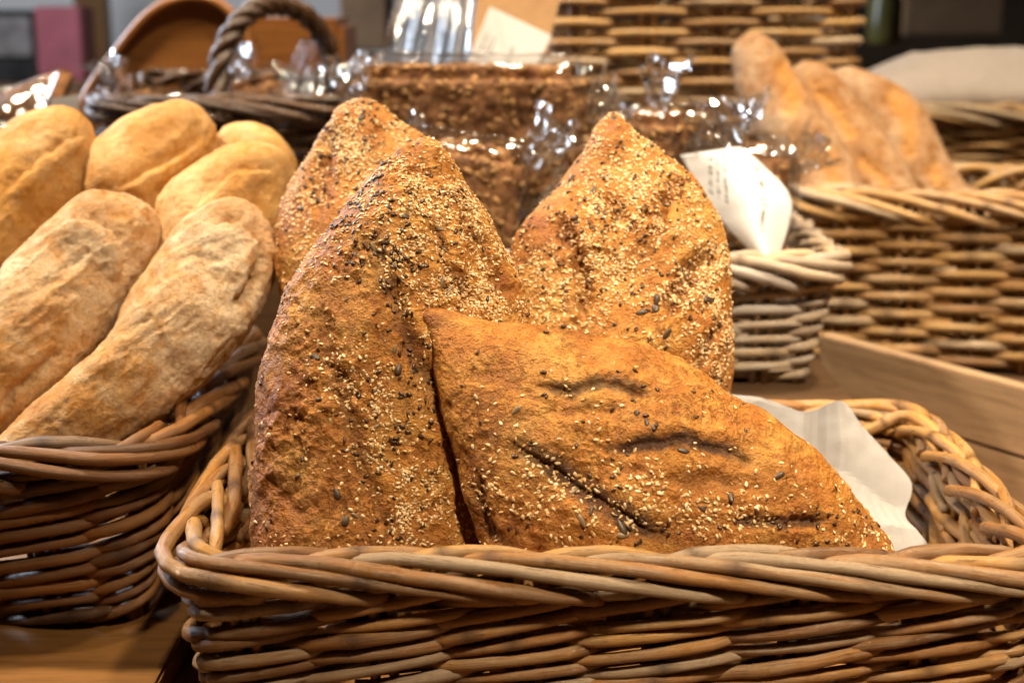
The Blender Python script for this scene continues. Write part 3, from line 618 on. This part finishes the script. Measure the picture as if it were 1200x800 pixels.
# white rolls; most unseen backs are fattened to block the window light
WG = 'floury white rolls in the left basket'
loaf('white_bread', 'long floury white roll resting on the brown basket rim, split open at its upper end', 'bread', WG,
    [(-70, 585), (-20, 532), (14, 505), (62, 462), (110, 420), (140, 382), (160, 338), (185, 298), (210, 266), (240, 244), (270, 236), (297, 243), (315, 262), (326, 290), (322, 325), (308, 358), (285, 395), (255, 432), (222, 466), (190, 494), (150, 520), (100, 552), (40, 590), (-30, 612)],
    [(20, 540), (130, 445), (215, 355), (255, 305)], at_y(165, 405, 1.055), (.18, -.80, .50), [.030, .039, .042, .036], 1.3, WHITE_CRUST, .0012, 2.15, (.006, 19), (.0010, 140), (.0015, 60, (.75, .2, .6)),
    [([(308, 282), (301, 315), (290, 345), (272, 362)], 8, .009, .9), ([(205, 275), (240, 262), (280, 264), (302, 290), (298, 325), (280, 352)], 9, .003, .0, .007), ([(190, 310), (230, 300), (262, 312)], 5, .002, .0), ([(215, 385), (232, 370)], 3, .002, 0), ([(140, 395), (180, 372)], 4, .002, 0)],
    [(312, 262, 30, .75), (60, 500, 70, .6), (200, 490, 50, .4), (150, 400, 40, .35), (200, 330, 50, .25), (265, 243, 25, .5)], [(250, 300, 55, .7), (180, 380, 50, .5), (280, 400, 60, .5), (240, 440, 70, .5)], seed=31, wobble=5)
loaf('white_bread', 'long floury white roll lying alongside the split one, with folded crease along its flank', 'bread', WG,
    [(-60, 520), (-52, 430), (-20, 360), (10, 308), (45, 268), (80, 242), (114, 228), (150, 232), (178, 248), (190, 272), (180, 302), (155, 342), (132, 380), (98, 418), (60, 452), (15, 500), (-20, 525)],
    [(-15, 455), (50, 375), (120, 290)], at_y(70, 380, 1.085), (.15, -.78, .55), [.030, .037, .034], 1.6, WHITE_CRUST, .0013, 2.15, (.006, 18), (.0010, 140), (.0015, 60, (.75, .2, .6)),
    [([(40, 275), (90, 258), (128, 268), (147, 298), (142, 335)], 9, .003, .1, .008), ([(0, 482), (35, 440), (78, 405)], 7, .004, .1, .006), ([(110, 320), (128, 308)], 3, .003, .5), ([(20, 350), (60, 330), (120, 280)], 6, .002, .0)],
    [(125, 240, 40, .75), (50, 390, 55, .5), (0, 440, 50, .45), (165, 270, 25, .5)], [(100, 275, 40, .7), (20, 320, 50, .6), (110, 380, 40, .3)], seed=33, wobble=5)
loaf('white_bread', 'golden-topped white roll lying at the left, beyond the creased floury roll', 'bread', WG,
    [(-70, 300), (-45, 215), (0, 166), (38, 140), (72, 130), (100, 140), (115, 170), (112, 205), (90, 240), (50, 280), (0, 322), (-40, 340)],
    [(-25, 270), (65, 180)], at_y(30, 220, 1.21), (.1, -.75, .6), [.036, .038], 2.0, GOLD_CRUST, .0018, 2.1, (.006, 18), (.001, 130), (.001, 36, (.75, .2, .6)), [([(0, 230), (45, 190), (80, 165), (100, 160)], 8, .002, 0, .006)], [(85, 170, 32, .6), (30, 230, 40, .3)], [(40, 160, 30, .5)], seed=35, wobble=5)
loaf('white_bread', 'domed golden white roll just in front of the dark handled basket', 'bread', WG,
    [(92, 225), (108, 182), (140, 151), (180, 131), (215, 125), (245, 138), (255, 165), (243, 195), (210, 232), (180, 255), (140, 262), (100, 250)],
    [(135, 215), (205, 165)], at_y(175, 190, 1.245), (.1, -.75, .6), [.036, .038], 2.0, GOLD_CRUST, .0018, 2.1, (.006, 18), (.001, 130), (.001, 36, (.75, .2, .6)), [([(140, 220), (190, 192), (240, 162)], 8, .002, 0, .006)], [(190, 150, 34, .7), (150, 215, 30, .5)], [(130, 175, 30, .6)], seed=37, wobble=5)
loaf('white_bread', 'small white roll farthest back, between the domed roll and seeded loaf', 'bread', WG,
    [(250, 172), (262, 152), (285, 145), (315, 155), (343, 175), (349, 200), (330, 225), (280, 228), (255, 205)],
    [(285, 185), (315, 190)], at_y(300, 180, 1.30), (.0, -.75, .6), [.03, .032], .9, GOLD_CRUST, .002, 2.1, (.005, 20), (.001, 130), None, [], [(320, 170, 25, .4)], [(290, 160, 20, .5)], seed=39, wobble=5)
loaf('white_bread', 'white roll with floury left side behind the split long roll', 'bread', WG,
    [(178, 280), (184, 240), (214, 205), (255, 182), (300, 175), (335, 185), (348, 208), (340, 240), (325, 280), (285, 320), (220, 330), (188, 312)],
    [(225, 265), (300, 215)], at_y(265, 240, 1.185), (.1, -.75, .6), [.037, .036], 2.0, GOLD_CRUST, .0016, 2.1, (.006, 18), (.001, 130), (.001, 36, (.75, .2, .6)), [([(215, 260), (262, 212), (320, 196)], 8, .002, 0, .006)], [(300, 220, 30, .5), (335, 200, 20, .6)], [(225, 230, 36, .9), (205, 260, 30, .7)], seed=41, wobble=5)

# crusty loaves in the right basket
CG = 'crusty striped loaves in the right basket'
for (lab, ol, sp, y, gr, tst, sd) in [
    ('crusty loaf with greyish floured tip leaning against the tall golden basket', [(858, 72), (866, 48), (888, 41), (912, 54), (936, 92), (966, 140), (1000, 195), (1015, 255), (975, 268), (935, 240), (902, 188), (872, 130)], [(885, 75), (925, 150), (970, 240)], 1.63, [([(912, 62), (928, 100), (925, 140)], 13, .006, 1.), ([(925, 160), (965, 180), (985, 225)], 12, .006, 1.)], [(925, 85, 26, .5), (975, 210, 30, .4)], 51),
    ('crusty loaf with golden slashes between two other crusty loaves', [(920, 96), (938, 74), (968, 76), (1006, 116), (1042, 166), (1070, 212), (1088, 258), (1040, 280), (995, 255), (962, 195), (932, 135)], [(955, 105), (1000, 170), (1042, 245)], 1.65, [([(945, 85), (985, 135), (1000, 165)], 11, .007, 1.), ([(1000, 180), (1035, 210), (1050, 250)], 11, .006, .9)], [(955, 100, 24, .6), (1000, 175, 40, .4)], 53),
    ('crusty loaf at the outer end of the row, nearest the white cloth', [(968, 100), (990, 80), (1022, 88), (1062, 108), (1092, 142), (1114, 188), (1150, 240), (1155, 268), (1080, 280), (1036, 220), (995, 150)], [(1005, 110), (1055, 165), (1100, 245)], 1.68, [([(1040, 100), (1065, 145), (1062, 190)], 13, .006, 1.), ([(1090, 185), (1105, 215), (1128, 245)], 11, .005, 1.)], [(1060, 130, 22, .3)], 55)]:
    c_ = np.mean(np.array(ol), 0)
    loaf('crusty_bread', lab, 'bread', CG, ol, sp, at_y(c_[0], c_[1], y), (-.25, -.85, .40), [.026, .040, .038], .9, BAGUETTE, .002, 1.9, (.003, 20), (.0012, 110), None, gr, tst, [(c_[0] - 20, c_[1], 30, .4)], seed=sd, wobble=4)

# ------------------------------------------------------------------ paper liner in the front basket
def sheet(name, quad, nu, nv, mat, folds, amp, seed, thick=.0005, parent=None):
    """crumpled sheet spanned by four 3-D corners"""
    q = [np.asarray(p, float) for p in quad]; V = []; UV = []; HH = []
    nn = np.cross(q[1] - q[0], q[3] - q[0]); nn /= np.linalg.norm(nn)
    g = np.random.default_rng(seed)
    dirs = [(math.cos(a), math.sin(a), o, s) for a, o, s in zip(g.uniform(0, np.pi, folds), g.uniform(-.3, 1.1, folds), g.choice([-1, 1], folds) * g.uniform(.4, 1, folds))]
    for j in range(nv):
        for i in range(nu):
            a, b = i / (nu - 1), j / (nv - 1)
            p = q[0] * (1 - a) * (1 - b) + q[1] * a * (1 - b) + q[2] * a * b + q[3] * (1 - a) * b
            h = sum(s * abs(c * a + d * b - o) for c, d, o, s in dirs) / folds ** .5
            V.append(p); HH.append(h); UV.append((a, b))
    HH = np.array(HH); HH -= HH.mean(); V = np.array(V) + nn * amp * HH[:, None]; V += nn * (amp * .16 * fbm(V * 34, 2, seed))[:, None]
    Fc = [(j * nu + i, j * nu + i + 1, (j + 1) * nu + i + 1, (j + 1) * nu + i) for j in range(nv - 1) for i in range(nu - 1)]
    o = mesh_obj(name, V, Fc, mat, None, True, UV)
    md = o.modifiers.new('thickness', 'SOLIDIFY'); md.thickness = thick
    if parent is not None: child(o, parent)
    return o
pp = lambda u, v, y: at_y(u, v, y)
def tissue(nu=64, nv=48, seed=6):
    """thin crumpled paper: top and right edges as they hang, sharp creases"""
    top_e = catmull([(790, 450), (850, 462), (905, 474), (950, 481), (985, 473), (1012, 500), (1046, 530)], 80); bot_e = catmull([(800, 690), (900, 690), (1000, 685), (1098, 676)], 80)
    g = np.random.default_rng(seed); V = []; K = []
    for j in range(nv):
        b = j / (nv - 1)
        for i in range(nu):
            a = i / (nu - 1); t_ = top_e[int(a * (len(top_e) - 1))]; q_ = bot_e[int(a * (len(bot_e) - 1))]
            u, v = q_ * (1 - b) + t_ * b; u += a ** 4 * 11 * math.sin(b * 9.5 + .6)
            V.append(at_y(u, v, .962 + .095 * b - .02 * a * b)); K.append((a, b))
    V = np.array(V); K = np.array(K); h = np.zeros(len(V))
    for k in range(16):
        th = g.uniform(0, np.pi); o_ = g.uniform(.1, .95); d_ = K[:, 0] * math.cos(th) * 1.4 + K[:, 1] * math.sin(th) - o_
        h += g.choice([-1, 1]) * g.uniform(.3, 1) * np.abs(d_) * np.exp(-(d_ / .35) ** 2)
    h -= h.mean(); nn = np.array([.1, -.75, .55])
    V = V + nn * (.05 * h + .0015 * fbm(V * 60, 2, seed))[:, None]
    Fc = [(j * nu + i, j * nu + i + 1, (j + 1) * nu + i + 1, (j + 1) * nu + i) for j in range(nv - 1) for i in range(nu - 1)]
    o = mesh_obj('paper_liner', V, Fc, PAPER, None, False)
    md = o.modifiers.new('thickness', 'SOLIDIFY'); md.thickness = .0002
    return o
liner = tissue()
tag(liner, 'crumpled white paper lining the front basket beside the lying loaf', 'paper')

# ------------------------------------------------------------------ film-wrapped breads
def rough_block(name, size, mat, seed, amp=.004, vox=.0035, parent=None, loc=(0, 0, 0), rot=(0, 0, 0)):
    sx, sy, sz = size
    tmp = bevel_box('tmp', -sx / 2, sx / 2, -sy / 2, sy / 2, 0, sz, mat, r=min(size) * .22, seg=4)
    md = tmp.modifiers.new('r', 'REMESH'); md.mode = 'VOXEL'; md.voxel_size = vox
    dg = bpy.context.evaluated_depsgraph_get(); me = bpy.data.meshes.new_from_object(tmp.evaluated_get(dg)); bpy.data.objects.remove(tmp)
    n = len(me.vertices); C = np.empty(n * 3); me.vertices.foreach_get('co', C); C = C.reshape(-1, 3); N = np.empty(n * 3); me.vertices.foreach_get('normal', N); N = N.reshape(-1, 3)
    C = C + N * (amp * fbm(C * 75, 3, seed, .7) + amp * .5 * fbm(C * 20, 2, seed + 5))[:, None]
    me.vertices.foreach_set('co', C.ravel()); me.polygons.foreach_set('use_smooth', [True] * len(me.polygons)); me.materials.clear(); me.materials.append(mat); me.update()
    o = bpy.data.objects.new(name, me); col.objects.link(o); o.parent = parent
    return o, C, N
def tuft(parent, base, direction, length, width, seed, n=2):
    g = np.random.default_rng(seed); d = np.array(direction, float); d /= np.linalg.norm(d)
    s = np.cross(d, [0, 1, 0.2]); s /= np.linalg.norm(s); t = np.cross(d, s)
    for k in range(n):
        nu, nv = 13, 10; V = []
        a0 = g.uniform(-.5, .5); ss = s * math.cos(a0) + t * math.sin(a0); tt = -s * math.sin(a0) + t * math.cos(a0)
        ph = g.uniform(0, 6, 3)
        for j in range(nv):
            b = j / (nv - 1)
            for i in range(nu):
                a = i / (nu - 1) - .5
                wv = width * (.35 + .8 * b)
                z = width * .16 * (math.sin(a * 17 + ph[0]) + .6 * math.sin(a * 31 + b * 5 + ph[1]) + .5 * math.sin(b * 13 + a * 6 + ph[2])) * (.4 + b)
                V.append(np.array(base) + d * length * (b + .12 * math.sin(a * 11 + ph[1]) * b) + ss * wv * a + tt * z)
        Fc = [(j * nu + i, j * nu + i + 1, (j + 1) * nu + i + 1, (j + 1) * nu + i) for j in range(nv - 1) for i in range(nu - 1)]
        o = mesh_obj('film_end', V, Fc, FILM, None, False); o.parent = parent
def wrapped(label, loc, rot, size, seed, tufts, grains=260, film_pad=.007, group='film-wrapped dark breads in the grey basket'):
    root = empty('wrapped_bread', loc); root.rotation_euler = rot; tag(root, label, 'wrapped bread', group)
    o, C, N = rough_block('bread', size, RYE, seed, .0042, .0028, parent=root)
    g = np.random.default_rng(seed); idx = g.choice(len(C), grains, replace=False)
    X, Y, Z = frames(N[idx], g); sV, sF = seed_shape(4, 5, .010, .0065, .0026); m = len(sV); sc = g.uniform(.6, 1.2, (grains, 1, 1))
    V = C[idx][:, None] + sc * (X[:, None] * sV[None, :, :1] + Y[:, None] * sV[None, :, 1:2] + Z[:, None] * sV[None, :, 2:])
    Fa = (np.array(sF)[None] + (np.arange(grains) * m)[:, None, None]).reshape(-1, 4)
    gr = mesh_obj('grains', V.reshape(-1, 3), Fa.tolist(), GRAIN); gr.parent = root; gr['kind'] = 'stuff'
    sx, sy, sz = size; p = film_pad
    bm = bmesh.new(); bmesh.ops.create_cube(bm, size=1)
    bmesh.ops.bevel(bm, geom=bm.edges[:], offset=.06, segments=2, affect='EDGES')
    bmesh.ops.subdivide_edges(bm, edges=bm.edges[:], cuts=9, use_grid_fill=True)
    for v in bm.verts: v.co = Vector((v.co.x * (sx + 2 * p), v.co.y * (sy + 2 * p), (v.co.z + .5) * (sz + 2 * p) - p * .6))
    P = np.array([v.co[:] for v in bm.verts]); bm.normal_update(); NN = np.array([v.normal[:] for v in bm.verts])
    rot_ = P @ np.array([[.8, 0, .6], [0, 1, 0], [-.6, 0, .8]]); dsp = .007 * (1 - np.abs(fbm(rot_ * np.array([9, 20, 48]), 2, seed + 40))) - .004 + .0015 * fbm(P * 40, 2, seed + 41)
    for v, q in zip(bm.verts, P + NN * dsp[:, None]): v.co = Vector(q)
    me = bpy.data.meshes.new('film'); bm.to_mesh(me); bm.free(); me.materials.append(FILM)
    me.polygons.foreach_set('use_smooth', [True] * len(me.polygons))
    fo = bpy.data.objects.new('film', me); col.objects.link(fo); fo.parent = root
    for k, (b, d, ln, wd) in enumerate(tufts): tuft(fo, b, d, ln, wd, seed * 7 + k)
    return root
c = at_y(548, 232, 1.43)
wrapped('long film-wrapped dark grain bread lying behind the two upright seeded loaves', (c[0], 1.45, c[2] - .012), (R(-4), 0, R(-2)), (.235, .075, .142), 61,
        [((.125, 0, .085), (.6, -.2, .5), .045, .07), ((.12, .01, .04), (.9, -.3, -.3), .035, .06), ((-.108, -.03, .10), (-.15, -.2, .9), .05, .055), ((-.09, -.045, .06), (-.1, -.9, .2), .02, .05)], 900)
c = at_y(535, 262, 1.32)
wrapped('small film-wrapped dark bread leaning in front of the long wrapped bread', (c[0], 1.325, c[2] - .045), (R(-10), R(10), R(6)), (.095, .065, .118), 63,
        [((.050, -.02, .105), (.45, -.3, .9), .055, .055), ((.062, -.02, .06), (.8, -.4, -.1), .022, .10), ((-.05, -.03, .11), (-.6, -.3, .6), .03, .03)], 420, .006)
c = at_y(770, 200, 1.36)
wrapped('film-wrapped dark bread showing just above the broad pointed seeded loaf', (c[0], 1.37, c[2] - .03), (0, 0, R(5)), (.07, .06, .085), 65, [((0, -.01, .085), (.05, -.2, .9), .05, .05)], 120, .006)
c = at_y(865, 250, 1.36)
lb = wrapped('film-wrapped dark bread carrying a curved white printed label', (c[0], 1.365, c[2] - .07), (R(-4), 0, R(-4)), (.09, .07, .135), 67,
        [((-.01, -.02, .137), (-.05, -.25, .9), .045, .07), ((.045, -.01, .11), (.7, -.2, .6), .045, .05), ((-.02, -.035, .13), (-.2, -.6, .5), .03, .06)], 150, .007)
c = at_y(330, 140, 1.68)
wrapped('film-wrapped dark bread standing in the dark handled basket beside its arch', (c[0], 1.665, .235), (R(-6), R(-14), R(8)), (.075, .06, .125), 69, [((-.01, -.01, .125), (.1, -.3, .9), .04, .05)], 90, .006, 'film-wrapped dark breads in the handled basket')
c = at_y(180, 140, 1.68)
wrapped('film-wrapped dark bread lying low in the dark handled basket before the tray', (c[0], 1.665, .235), (R(-4), R(10), R(-6)), (.12, .07, .10), 70, [((-.05, -.02, .10), (-.3, -.4, .7), .04, .05)], 120, .006, 'film-wrapped dark breads in the handled basket')
bpy.context.view_layer.update()
# its label: one curved sheet of paper hanging over the front
qa = [at_y(797, 186, 1.325), at_y(868, 316, 1.262), at_y(912, 303, 1.262), at_y(868, 172, 1.33)]
nu, nv = 20, 16; V = []; UV = []
for j in range(nv):
    b = j / (nv - 1)
    for i in range(nu):
        a = i / (nu - 1)
        # left and right rims traced as curves, bowed towards the viewer
        Lc = catmull([(797, 182), (815, 215), (845, 260), (893, 306)], 40); Rc = catmull([(868, 172), (892, 192), (928, 236), (912, 304)], 40)
        pl = Lc[int(b * (len(Lc) - 1))]; pr = Rc[int(b * (len(Rc) - 1))]
        u, v = pl * (1 - a) + pr * a
        y = 1.322 - .062 * b ** 1.3 - .014 * math.sin(math.pi * a) + .006 * math.sin(a * 5 + b * 4)
        V.append(at_y(u, v, y)); UV.append(((b - a + 1) / 2, (a + b) / 2))
Fc = [(j * nu + i, j * nu + i + 1, (j + 1) * nu + i + 1, (j + 1) * nu + i) for j in range(nv - 1) for i in range(nu - 1)]
bpy.context.view_layer.update()
lab = mesh_obj('label_sheet', V, Fc, PRINTED, None, True, UV)
md = lab.modifiers.new('thickness', 'SOLIDIFY'); md.thickness = .0004
lab.parent = lb; lab.matrix_parent_inverse = lb.matrix_world.inverted()

# ------------------------------------------------------------------ cards and bags behind
def slab(name, outline, y, th, mat, label=None, cat=None, parent=None, uvs=None, tilt=0.):
    P = np.array([at_y(u, v, y + tilt * (92 - v) / 1000) for u, v in outline]); n = len(P)
    V = np.concatenate([P, P + np.array([0, th, 0])])
    Fc = [tuple(range(n))[::-1], tuple(range(n, 2 * n))] + [(i, (i + 1) % n, n + (i + 1) % n, n + i) for i in range(n)]
    uv = np.array(uvs * 2) if uvs else None
    o = mesh_obj(name, V, Fc, mat, None, False, uv)
    if label: tag(o, label, cat)
    return o
cb = slab('cardboard_sign', [(566, -60), (672, -60), (640, 62), (560, 78), (552, 60)], 1.70, .006, CARDBOARD, 'brown cardboard sign leaning at the tall golden basket', 'sign', tilt=.4)
slab('white_card', [(574, 8), (646, 42), (622, 92), (540, 92)], 1.66, .002, PRINTED, 'white printed card standing tilted behind the long wrapped bread', 'card', uvs=[(1, .2), (1, 1), (0, 1), (0, .2)], tilt=.25)
def pleats(name, quad, seed, nu=40, nv=12):
    q = [np.asarray(p, float) for p in quad]; g = np.random.default_rng(seed); ph = g.uniform(0, 6, 6); V = []
    for j in range(nv):
        for i in range(nu):
            a, b = i / (nu - 1), j / (nv - 1); p = q[0] * (1 - a) * (1 - b) + q[1] * a * (1 - b) + q[2] * a * b + q[3] * (1 - a) * b
            V.append(p + np.array([0, -.010 * (math.sin(a * 16 + ph[0] + b) + .6 * math.sin(a * 37 + ph[1] - 2 * b) + .4 * math.sin(b * 7 + ph[2])), 0]))
    Fc = [(j * nu + i, j * nu + i + 1, (j + 1) * nu + i + 1, (j + 1) * nu + i) for j in range(nv - 1) for i in range(nu - 1)]
    o = mesh_obj(name, V, Fc, FILM); md = o.modifiers.new('thickness', 'SOLIDIFY'); md.thickness = .0005
    return o
def bag(label, quad, seed, colr=None):
    o = pleats('film_bag', quad, seed); tag(o, label, 'bag', 'clear film bags in the background'); return o
bag('clear film bag with bluish streaks standing beside the white printed card', [at_y(445, 85, 1.60), at_y(548, 85, 1.60), at_y(560, -30, 1.66), at_y(470, -30, 1.66)], 71)
bag('clear film bag inside the dark handled basket, under its arch', [at_y(318, 118, 1.63), at_y(388, 118, 1.63), at_y(380, 42, 1.66), at_y(352, 46, 1.66)], 73)

# bowed wooden tray behind the dark basket
tray_ol = catmull([(92, 190), (96, 130), (112, 95), (140, 58), (170, 22), (200, 3), (235, -2), (266, 12), (290, 50), (300, 100), (300, 190)], 70)
tr = empty('wooden_tray', tuple(at_y(200, 190, 1.80))); tag(tr, 'round-topped brown wooden tray propped behind the dark handled basket', 'tray')
o = slab('tray_panel', tray_ol.tolist(), 1.80, .012, WOOD_TRAY, tilt=.0); child(o, tr)
P = np.array([at_y(u, v, 1.795) for u, v in tray_ol]); V, Fc, uv = tube_vf(P, .007, 8); o = mesh_obj('tray_rim', V, Fc, WOOD_TRAY); child(o, tr)

a_, b_ = at_y(268, 110, 2.02), at_y(402, 22, 2.02)
tag(bevel_box('wooden_box', a_[0], b_[0], 2.02, 2.2, .2005, b_[2], WOOD_TRAY, r=.012, seg=4), 'brown wooden box seen through the arched rope handle', 'box')
# far left wrapped packs
def pack(label, quad, th, seed):
    c0 = np.mean(quad, 0); root = empty('wrapped_bread', tuple(c0)); tag(root, label, 'wrapped bread', 'shiny packs beyond the white rolls')
    q = [np.asarray(p) - c0 for p in quad]; V = q + [p + np.array([.01, th, 0]) for p in q]; Fc = [(0, 1, 2, 3), (7, 6, 5, 4), (0, 4, 5, 1), (1, 5, 6, 2), (2, 6, 7, 3), (3, 7, 4, 0)]
    bm = bmesh.new(); vs = [bm.verts.new(v) for v in V]; [bm.faces.new([vs[i] for i in f]) for f in Fc]; bmesh.ops.recalc_face_normals(bm, faces=bm.faces[:])
    bmesh.ops.bevel(bm, geom=bm.edges[:], offset=.012, segments=3, affect='EDGES'); me = bpy.data.meshes.new('bread'); bm.to_mesh(me); bm.free(); me.materials.append(RYE)
    me.polygons.foreach_set('use_smooth', [True] * len(me.polygons))
    b = bpy.data.objects.new('bread', me); col.objects.link(b); b.parent = root
    s = sheet('film', [p * 1.06 + np.array([0, -.012, .004]) for p in q], 14, 12, FILM, 6, .02, seed, .0005); s.parent = root
pack('shiny film-wrapped pack at the far left beyond the golden-topped roll', [at_y(-40, 165, 1.62), at_y(40, 165, 1.66), at_y(72, 78, 1.72), at_y(-30, 120, 1.68)], .06, 81)
slab('price_card', [(58, 150), (92, 150), (92, 112), (60, 116)], 1.60, .003, PAPER, 'small blank white card beyond the golden-topped roll', 'card')

# white cloth in the far basket
def cloth():
    nu, nv = 40, 24; V = []
    for j in range(nv):
        b = j / (nv - 1)
        for i in range(nu):
            a = i / (nu - 1); x = .475 + .60 * a; y = 2.0 + .23 * b - .05 * a
            z = .298 + .075 * math.sin(math.pi * min(1, b * 1.15)) ** .6 * min(1, a * 5 + .12) ** .7
            V.append((x, y, z))
    V = np.array(V); V[:, 2] += .012 * fbm(V * 14, 3, 91)
    Fc = [(j * nu + i, j * nu + i + 1, (j + 1) * nu + i + 1, (j + 1) * nu + i) for j in range(nv - 1) for i in range(nu - 1)]
    o = mesh_obj('cloth', V, Fc, CLOTH); md = o.modifiers.new('thickness', 'SOLIDIFY'); md.thickness = .003
    return tag(o, 'folded white cloth heaped in the far wicker basket', 'cloth')
cloth()

# ------------------------------------------------------------------ blurred room behind
WALL_W = mat_simple('wall_white', (.80, .80, .80), .8, .2, 3, .03, 0)
WALL_B = mat_simple('wall_brown', (.07, .042, .025), .7, .2, 5, .3, 0)
PINK = mat_simple('pink_card', (.27, .07, .085), .6, .3, 20, .2, 0)
CHALK = mat_simple('chalkboard', (.03, .03, .032), .6, .3, 14, .5, 0)
CHALK_G = mat_simple('grey_print', (.25, .24, .24), .6, .3, 20, .4, 0)
OLIVE = mat_simple('olive_jar', (.12, .10, .025), .3, .5, 12, .3, 0)
TAN = mat_simple('tan_box', (.25, .15, .08), .6, .3, 14, .2, 0)
def room_box(name, u0, u1, v0, v1, y, th, mat):
    a, b = at_y(u0, v1, y), at_y(u1, v0, y)
    return bevel_box(name, a[0], b[0], y, y + th, a[2], b[2], mat, r=.004)
structure(bevel_box('wall', -3, .0, 4.2, 4.3, -.5, 2.6, WALL_W))
structure(bevel_box('wall', .0, 3, 4.2, 4.3, -.5, 2.6, WALL_B))
structure(bevel_box('back_counter', -2.6, 2.6, 2.9, 3.7, -.6, .245, WOOD_WARM))
structure(room_box('door_post', 92, 114, -120, 92, 3.75, .06, WOOD_TABLE))
tag(room_box('notice_board', -60, 46, 12, 100, 3.4, .03, CHALK), 'dark notice board with grey print in the blurred background', 'board')
room_box('grey_print', -10, 34, 20, 66, 3.395, .004, CHALK_G)
child(bpy.data.objects['grey_print'], bpy.data.objects['notice_board'])
tag(room_box('pink_box', 46, 94, 8, 96, 3.1, .10, PINK), 'pink box beside the dark notice board in the background', 'box')
tag(room_box('tan_box', 400, 452, -40, 60, 2.9, .2, TAN), 'tan box seen between dark handled basket and film bags', 'box')
tag(room_box('tan_box', 1060, 1180, -30, 42, 3.2, .2, TAN), 'dim tan box on the counter beyond the white cloth', 'box')
def jar(label, u, v0, v1, y, r, mat):
    b, t = at_y(u, v1, y), at_y(u, v0, y); h = t[2] - b[2]
    prof = [(0, 0), (r * .92, 0), (r, .06 * h), (r, .7 * h), (r * .7, .84 * h), (r * .7, h), (0, h)]; n = 20; V = []; Fc = []
    for (q, z) in prof:
        for k in range(n): V.append((q * math.cos(2 * math.pi * k / n), q * math.sin(2 * math.pi * k / n), z))
    for i in range(len(prof) - 1):
        for k in range(n): Fc.append((i * n + k, i * n + (k + 1) % n, (i + 1) * n + (k + 1) % n, (i + 1) * n + k))
    o = mesh_obj('jar', V, Fc, mat); o.location = tuple(b); tag(o, label, 'jar')
jar('olive jar on the counter beside the tall golden basket', 1035, -20, 52, 3.0, .035, OLIVE)
